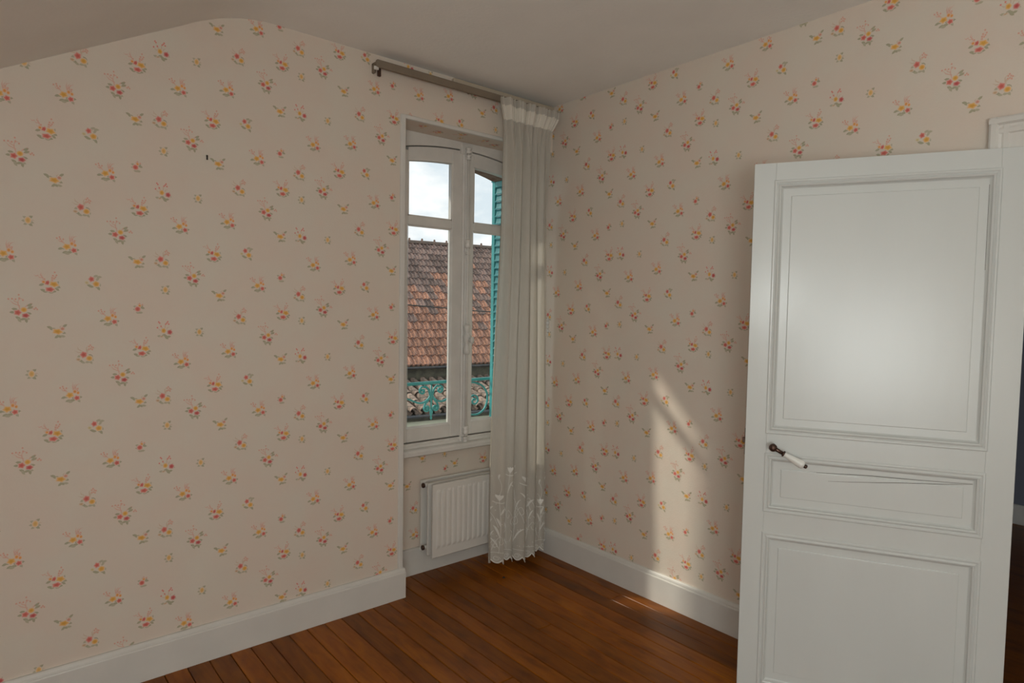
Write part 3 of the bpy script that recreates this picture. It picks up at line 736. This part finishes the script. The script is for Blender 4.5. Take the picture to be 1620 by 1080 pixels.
# own outer wall above and beside, seen from outside only
# ================================================================ radiator
rad = empty('radiator', (-.77, .12, .12)); tag(rad, 'white ribbed panel radiator under the window', 'radiator')
RW, RH = .62, .40
def panel_ribbed(yf, x0=0.0, ribs=True):
    t = MB(); xs = [x0, x0+.004]; hs = [(.004, 0), (0, 0)]
    zs = [(0, .003, 0), (.003, 0, 0), (.048, 0, 0), (.060, 0, .8), (.068, 0, 1), (.352, 0, 1), (.360, 0, .8), (.370, 0, 0), (RH-.003, 0, 0), (RH, .003, 0)]
    X = [0]; Hh = [0]; x = .022
    while x < RW-.03:
        for dx, h in ((0, 0), (.005, .0062), (.009, .007), (.018, .007), (.022, .0062), (.027, 0)): X.append(x+dx); Hh.append(h)
        x += .0345
    X.append(RW); Hh.append(0)
    vs = []
    for z, dy, f in zs:
        for xx, h in zip(X, Hh): vs.append((xx, yf+dy-(h*f if ribs else 0), z))
    n = len(X)
    t.poly(vs, [(j*n+i, j*n+i+1, (j+1)*n+i+1, (j+1)*n+i) for j in range(len(zs)-1) for i in range(n-1)])
    # return edges + back
    t.box((0, yf+.003, 0), (RW, yf+.014, RH))
    return t
panel_ribbed(-.060).build('front_panel', M_RAD, rad)
mb = MB(); mb.bbox((0, -.012, .002), (RW, .002, RH-.003), .003); mb.build('middle_panel', M_RAD, rad)
mb = MB(); mb.bbox((0, .056, .004), (RW, .070, RH), .003); mb.build('back_panel', M_RAD, rad)
mb = MB()
for z in (.030, RH-.022): mb.tube([(.03, .028, z), (RW-.03, .028, z)], .014, 10); mb.tube([(.035, -.05, z), (.035, .06, z)], .012, 8); mb.tube([(RW-.035, -.05, z), (RW-.035, .06, z)], .012, 8)
mb.build('header_pipe', M_RAD, rad)
# convector fins between the plates, seen from above
fn = MB()
for i in range(28): fn.box((.05+i*.02, .004, .06), (.051+i*.02, .054, RH-.03))
o = fn.build('convector_fins', M_RAD, rad)
for z in (.036, RH-.020):
    mb = MB(); mb.lathe([(0, .011), (.028, .011)], (.03, .028, z), (-1, 0, 0), 12); mb.build('plug_socket', M_RAD, rad)
    mb = MB(); mb.lathe([(0, .009), (.003, .0135), (.012, .0135), (.014, .010)], (.002, .028, z), (-1, 0, 0), 12); mb.build('end_plug', M_BRONZE, rad)
mb = MB(); mb.bbox((.012, -.012, .028), (.03, .03, .034), .002); mb.bbox((.08, .06, .05), (.12, .085, RH-.05), .002); mb.bbox((RW-.12, .06, .05), (RW-.08, .085, RH-.05), .002); mb.build('bracket', M_RAD, rad)

# ================================================================ curtain rail and batten
YC = -.088
rail = empty('curtain_rail', (-1.172, -.045, 2.585)); tag(rail, 'taupe wooden curtain rail fixed above the window recess', 'curtain rail')
mb = MB(); mb.bbox((0, -.012, -.012), (1.168, .006, .022), .003); mb.build('rail_strip', M_TAUPE, rail)
mb = MB(); mb.bbox((.0, .006, .004), (1.16, .044, .016), .002); mb.build('rail_shelf', M_TAUPE, rail)
mb = MB(); mb.bbox((-.010, -.006, -.024), (.012, .004, -.008), .002); mb.tube([(0, -.008, -.016), (0, .002, -.016)], .004, 8); o = mb.build('end_stop', M_TRIM, rail); o['label'] = 'white plastic end stop'
mb = MB(); mb.bbox((.014, .006, -.046), (.030, .018, -.010), .002); o = mb.build('cord_peg', M_BRONZE, rail)
mb = MB(); mb.bbox((.0, .02, -.03), (.012, .044, .012), .002); mb.bbox((.55, .02, -.0), (.562, .044, .016), .002); mb.build('bracket', M_TAUPE, rail)
mb = MB(); mb.bbox((-.72, -.024, 2.612), (-.01, 0, 2.640), .003); tag(mb.build('batten', M_CREAMW), 'cream wooden batten above the curtain rail, meeting the ceiling', 'batten')

# ================================================================ sheer curtain
cur = empty('curtain', (-.268, YC, .045)); tag(cur, 'sheer off-white net curtain with embroidered scalloped hem, hanging in the corner', 'curtain')
def sm(t): t = max(0, min(1, t)); return t*t*(3-2*t)
ZT, ZB = 2.588, .062
def CP(s, z, off=0.0):
    """point on the cloth: s across 0..1, z height"""
    top = sm((z-2.44)/.14)                  # flared header above the gathering tape
    cinch = math.exp(-((z-2.475)/.09)**2)
    low = 1-sm((z-.3)/1.9)
    xl = -.462*top + (1-top)*(-.424-.046*low*1.0) 
    xr = -.030*top + (1-top)*(-.078+.026*low)
    ph = s*2*PI
    body = 1-sm((z-2.30)/.16)
    amp = .010+.026*body*(.45+.55*low)
    sw = .012*math.sin(ph*1.0+z*1.3)*body
    y = amp*math.sin(ph*5.5+.5*math.sin(z*1.1+s*3))*(1+.35*math.sin(ph*2+1)) + .30*amp*math.sin(ph*11+.8+z*.6)
    y += (.006+.004*top)*math.sin(ph*17+1.2*math.sin(z*2))*(1-.75*body*low) + .004*math.sin(ph*29+2)*(1-body)
    xx = xl+(xr-xl)*s + .006*body*math.sin(ph*11+.6) + .0025*math.sin(ph*17)
    yy = -.004 - .016*top + y*.95 + sw*.5
    if body > 0 and s > .80:                  # last fold shaped back to the wall to block a strip of sun
        q = sm((s-.80)/.20)*(1-sm((z-1.98)/.42))*.062
        yy += q; xx += .72*q
    yy = min(yy, .075 if z < 2.3 else .022)
    return (xx+.25, yy-off, z-.05)
def hem(s): return ZB + .020*abs(math.sin(s*PI*17)) * -1 + .018 + .012*math.sin(s*9)
def CZ(s, t):
    zb = hem(s); return ZT-(ZT-zb)*t
NS, NZ = 260, 90
def sheet(t0, t1, nz, off=0, m=None, name='cloth', side=None):
    t = MB(); vs = []
    for j in range(nz+1):
        tt = t0+(t1-t0)*j/nz
        for i in range(NS+1):
            s = i/NS; vs.append(CP(s, CZ(s, tt), off))
    n = NS+1
    t.poly(vs, [(j*n+i, j*n+i+1, (j+1)*n+i+1, (j+1)*n+i) for j in range(nz) for i in range(NS)], True)
    return t.build(name, m, cur, fix=False)
sheet(0, 1, NZ, 0, M_NET, 'net')
hm = MB(); ns = 34; nz = 80  # second layer added behind the right edge to dim the sun through it
vs = [CP(.86+.14*i/ns, CZ(.86+.14*i/ns, j/nz), -.003) for j in range(nz+1) for i in range(ns+1)]
hm.poly(vs, [(j*(ns+1)+i, j*(ns+1)+i+1, (j+1)*(ns+1)+i+1, (j+1)*(ns+1)+i) for j in range(nz) for i in range(ns)], True)
hm.build('edge_shade_layer', M_NET, cur, fix=False)
zt0 = (ZT-2.548)/(ZT-ZB); zt1 = (ZT-2.478)/(ZT-ZB)
sheet(zt0, zt1, 5, .0022, M_TAPE, 'gathering_tape')
# embroidery: satin-stitched leaves, tulips, dots and hem scrolls following the cloth
em = MB()
def er(pts, w, off=.0022):
    """ribbon through (s,z) points, widths in metres of cloth"""
    k = len(pts); ws = w if isinstance(w, list) else [w]*k
    SS = 1/.80
    P = []
    for i, (s, z) in enumerate(pts):
        a = pts[max(0, i-1)]; b = pts[min(k-1, i+1)]
        ds, dz = (b[0]-a[0])/SS, b[1]-a[1]; l = math.hypot(ds, dz)+1e-9
        nx, nz_ = -dz/l, ds/l
        s1, z1 = s+nx*ws[i]/2*SS, z+nz_*ws[i]/2; s2, z2 = s-nx*ws[i]/2*SS, z-nz_*ws[i]/2
        P.append((CP(min(1, max(0, s1)), z1, off), CP(min(1, max(0, s2)), z2, off)))
    for i in range(k-1): em.face([P[i][0], P[i][1], P[i+1][1], P[i+1][0]])
def curve2(pts, k=5):
    return [(v.x, v.y) for v in catmull([(a, b, 0) for a, b in pts], k)]
def leafe(s, z, ang, l, w):
    SS = 1.25; n = 7; c, d = math.cos(ang), math.sin(ang)
    er([(s+c*l*i/n*SS, z+d*l*i/n+.15*l*math.sin(PI*i/n)) for i in range(n+1)], [w*math.sin(PI*(i+.25)/(n+.5)) for i in range(n+1)])
random.seed(21)
for i in range(14):          # tall tulip stems
    s = .035+i*.072+random.uniform(-.015, .015); zt2 = random.choice((.50, .42, .34, .56, .46)); 
    st = curve2([(s, .13), (s+.02*random.uniform(-1, 1), .13+(zt2-.13)*.5), (s+.02*random.uniform(-1, 1), zt2)])
    er(st, .0022)
    ex2, ez = st[-1]
    for a, l in ((90, .035), (62, .038), (118, .038)): leafe(ex2, ez, R(a), l, .013)
    er([(ex2-.035, ez-.004), (ex2-.015, ez-.012), (ex2+.015, ez-.012), (ex2+.035, ez-.004)], .004)
    for q in range(4):
        t = .15+.2*q; p = st[int(t*(len(st)-1))]; leafe(p[0], p[1], R(random.choice((55, 68, 112, 125))), random.uniform(.05, .10), random.uniform(.006, .012))
    if zt2 < .5:
        er(curve2([(ex2, ez+.03), (ex2+.01, ez+.08), (ex2-.008, ez+.13)]), .002); leafe(ex2-.008, ez+.12, R(80), .028, .008)
for i in range(30):         # curling tendrils
    s = .03+i*.032; z = .10+random.uniform(0, .24); d = random.choice((-1, 1))
    er(curve2([(s, z), (s+d*.02, z+.05), (s+d*.045, z+.08), (s+d*.06, z+.05), (s+d*.045, z+.035), (s+d*.035, z+.055)]), .002)
for i in range(17):         # hem scrolls
    s = (i+.5)/17; zb = hem(s)
    er([(s+.020*math.cos(a)*(1-a/14), zb+.028+.014*math.sin(a)*(1-a/14)) for a in [PI*q/5 for q in range(14)]], .0028)
for dz, w in ((.003, .006), (.060, .003)):
    er([(q/170, hem(q/170)+dz if dz < .05 else ZB+dz+.012*math.sin(q/170*9)) for q in range(171)], w)
for i in range(150):         # scattered dots
    s, z = random.random(), .09+.36*random.random()**1.4
    er([(s, z-.002), (s, z+.002)], .004)
o = em.build('embroidery', M_SATIN, cur, fix=False); o['label'] = 'shiny embroidered flowers, leaves and scrolls'; o['kind'] = 'stuff'
mb = MB()
for i in range(9):
    s = .04+i*.115; x, y, z = CP(s, 2.535); mb.tube([(x, y+.012, z), (x, y+.02, z+.012), (x, y+.012, z+.022)], .0018, 5)
mb.build('curtain_hooks', M_TRIM, cur)

# ================================================================ door frame
cas = empty('trim_2', (0, YD0, 0)); struct(cas, 'white stepped casing around the doorway', 'door casing')
# profile across the casing width: (distance from outer edge, projection)
cp_ = [(0, 0), (0, .020), (.006, .024), (.020, .024), (.026, .015), (.034, .013), (.040, .016), (.052, .016), (.056, .010), (.098, .010), (.098, 0)]
mb = MB(); Zt, yo = 2.122, -2.127+2.212   # local outer y
mb.prism([(-pr, yo-d) for d, pr in cp_][::-1], 0, Zt-.0, 2)
# cut mitre by building the top as a prism one cover thickness lower
mbt = MB(); ylo = YD1-.106-YD0
mbt.prism([(-pr*1.02, Zt-d) for d, pr in cp_], ylo, yo, 1)
mb.build('side_casing', M_TRIM, cas); mbt.build('head_casing', M_TRIM, cas)
mb = MB(); mb.prism([(-pr, ylo+d) for d, pr in cp_], 0, Zt, 2); mb.build('side_casing', M_TRIM, cas)
mb = MB(); mb.bbox((0.001, -.010, 0), (.055, .0, ZD), .002); mb.build('jamb', M_TRIM, cas)
mb = MB(); mb.bbox((0.001, YD1-YD0, 0), (.055, YD1-YD0+.012, ZD), .002); mb.build('jamb', M_TRIM, cas)
mb = MB(); mb.bbox((0.001, YD1-YD0, ZD-.028), (.055, 0, ZD+.004), .002); mb.build('jamb', M_TRIM, cas)

# ================================================================ the open door
ang = math.atan2(.885, -.4656)
door = empty('door_1', (-.004, -2.258, 0), ang); struct(door, 'white panelled door standing open into the room', 'door')
DW, DH, TD = .846, 2.014, .034
S0, S1 = .095, .772        # panel openings
rows = [(.056, .645), (.728, .943), (1.023, 1.947)]
def dbox(name, a, b, r=.0012):
    mbx = MB(); mbx.bbox((a[0], -TD, a[1]), (b[0], 0, b[1]), r); return mbx.build(name, M_DOOR, door)
dbox('stile', (.012, .008), (S0, DH)); dbox('stile', (S1, .008), (DW, DH))
dbox('rail', (S0, .008), (S1, rows[0][0])); dbox('rail', (S0, rows[0][1]), (S1, rows[1][0])); dbox('rail', (S0, rows[1][1]), (S1, rows[2][0])); dbox('rail', (S0, rows[2][1]), (S1, DH))
Pd = lambda x, z, h: (x, h, z)
for za, zb in rows:
    pn = MB()
    # moulding ring: bead proud of the frame, then stepping down to the panel
    pn.ring(S0, za, S1, zb, [(-.004, -.001), (-.004, .002), (-.001, .0045), (.004, .0045), (.008, .001), (.010, .002), (.015, .0055), (.020, .003), (.022, -.003), (.026, -.008), (.028, -.009)], Pd)
    pn.build('panel_moulding', M_DOOR, door)
    pn = MB(); f = (.026, -.0088)
    pn.ring(S0, za, S1, zb, [(.024, -.0095), (.054, -.0095), (.0555, -.0068), (.057, -.0065)], Pd)
    pn.face([Pd(S0+.057, za+.057, -.0065), Pd(S1-.057, za+.057, -.0065), Pd(S1-.057, zb-.057, -.0065), Pd(S0+.057, zb-.057, -.0065)])
    pn.box((S0+.001, -.024, za+.001), (S1-.001, -.0115, zb-.001))
    o = pn.build('door_panel', M_DOOR, door)
    pn = MB(); pn.ring(S0, za, S1, zb, [(0, -TD+.001), (.012, -TD+.001), (.02, -TD+.01), (.03, -.022)], Pd); pn.build('panel_moulding', M_DOOR, door)
# hairline crack in the middle panel
ck = MB()
for pts in ([(.56, .862), (.48, .868), (.40, .876), (.324, .884), (.21, .893), (.125, .903)], [(.60, .889), (.52, .893), (.434, .897), (.35, .898), (.277, .899), (.125, .904)]):
    Q = [(a+0, b) for a, b in pts]; w_ = [.0008, .0013, .0018, .0018, .0014, .0006]
    for i in range(len(Q)-1):
        ck.face([(Q[i][0], -.0062, Q[i][1]-w_[i]/2), (Q[i+1][0], -.0062, Q[i+1][1]-w_[min(5, i+1)]/2), (Q[i+1][0], -.0062, Q[i+1][1]+w_[min(5, i+1)]/2), (Q[i][0], -.0062, Q[i][1]+w_[i]/2)])
o = ck.build('crack', M_CRACK, door); o['label'] = 'thin dark crack in the middle panel'
# open joint along the hinge side of the top panel
mb = MB(); mb.box((S0+.0268, -.0092, 1.62), (S0+.0282, -.0086, 1.90)); mb.build('joint', M_CRACK, door)
# lever handle
hd = MB(); hx, hzz = .748, .976
hd.lathe([(0, .008), (.030, .0075), (.034, .0125), (.040, .0145), (.048, .0145), (.054, .011), (.057, .004)], (hx, 0, hzz), (0, 1, 0), 16)
hv = Vector((-.90, .06, -.46)).normalized(); h0 = Vector((hx, .044, hzz))
hd.tube([h0, h0+hv*.018, h0+hv*.040], [.009, .0072, .0066], 10); hd.lathe([(0, .007), (.002, .011), (.006, .011), (.008, .008)], h0+hv*.036, hv, 14)
hd = hd.build('door_handle', M_BRONZE, door)
g = MB(); g.lathe([(0, .0085), (.004, .0095), (.03, .0115), (.055, .0145), (.065, .0155), (.072, .0135), (.075, .009)], h0+hv*.043, hv, 20); o = g.build('handle_grip', M_PORC, hd); o['label'] = 'white porcelain grip'
g = MB(); g.lathe([(0, .005), (.003, .0075), (.009, .0075), (.012, .004)], h0+hv*.117, hv, 12); g.build('handle_cap', M_BRONZE, hd)
mb = MB(); mb.bbox((DW-.001, -.024, .93), (DW+.002, -.010, 1.03), .0008); mb.bbox((DW, -.022, .975), (DW+.010, -.012, .995), .002); mb.build('latch', M_BRONZE, door)
for z in (.25, 1.0, 1.78):
    mb = MB(); mb.tube([(.014, -.036, z-.04), (.014, -.036, z+.04)], .005, 8); mb.build('hinge', M_DOOR, door)

# ================================================================ small things
mb = MB(); mb.tube([(-1.893, .0, 2.057), (-1.893, -.006, 2.057), (-1.894, -.009, 2.053), (-1.894, -.009, 2.040)], .0032, 8)
tag(mb.build('wall_hook', M_DARK), 'small dark hook nail in the left wallpapered wall', 'nail')
mb = MB(); mb.lathe([(0, .005), (.002, .008), (.005, .007), (.008, .003)], (-.443, -.148, 0), (0, 0, 1), 7)
tag(mb.build('crumb', M_DARK), 'small black speck lying on the floorboards before the curtain', 'debris')
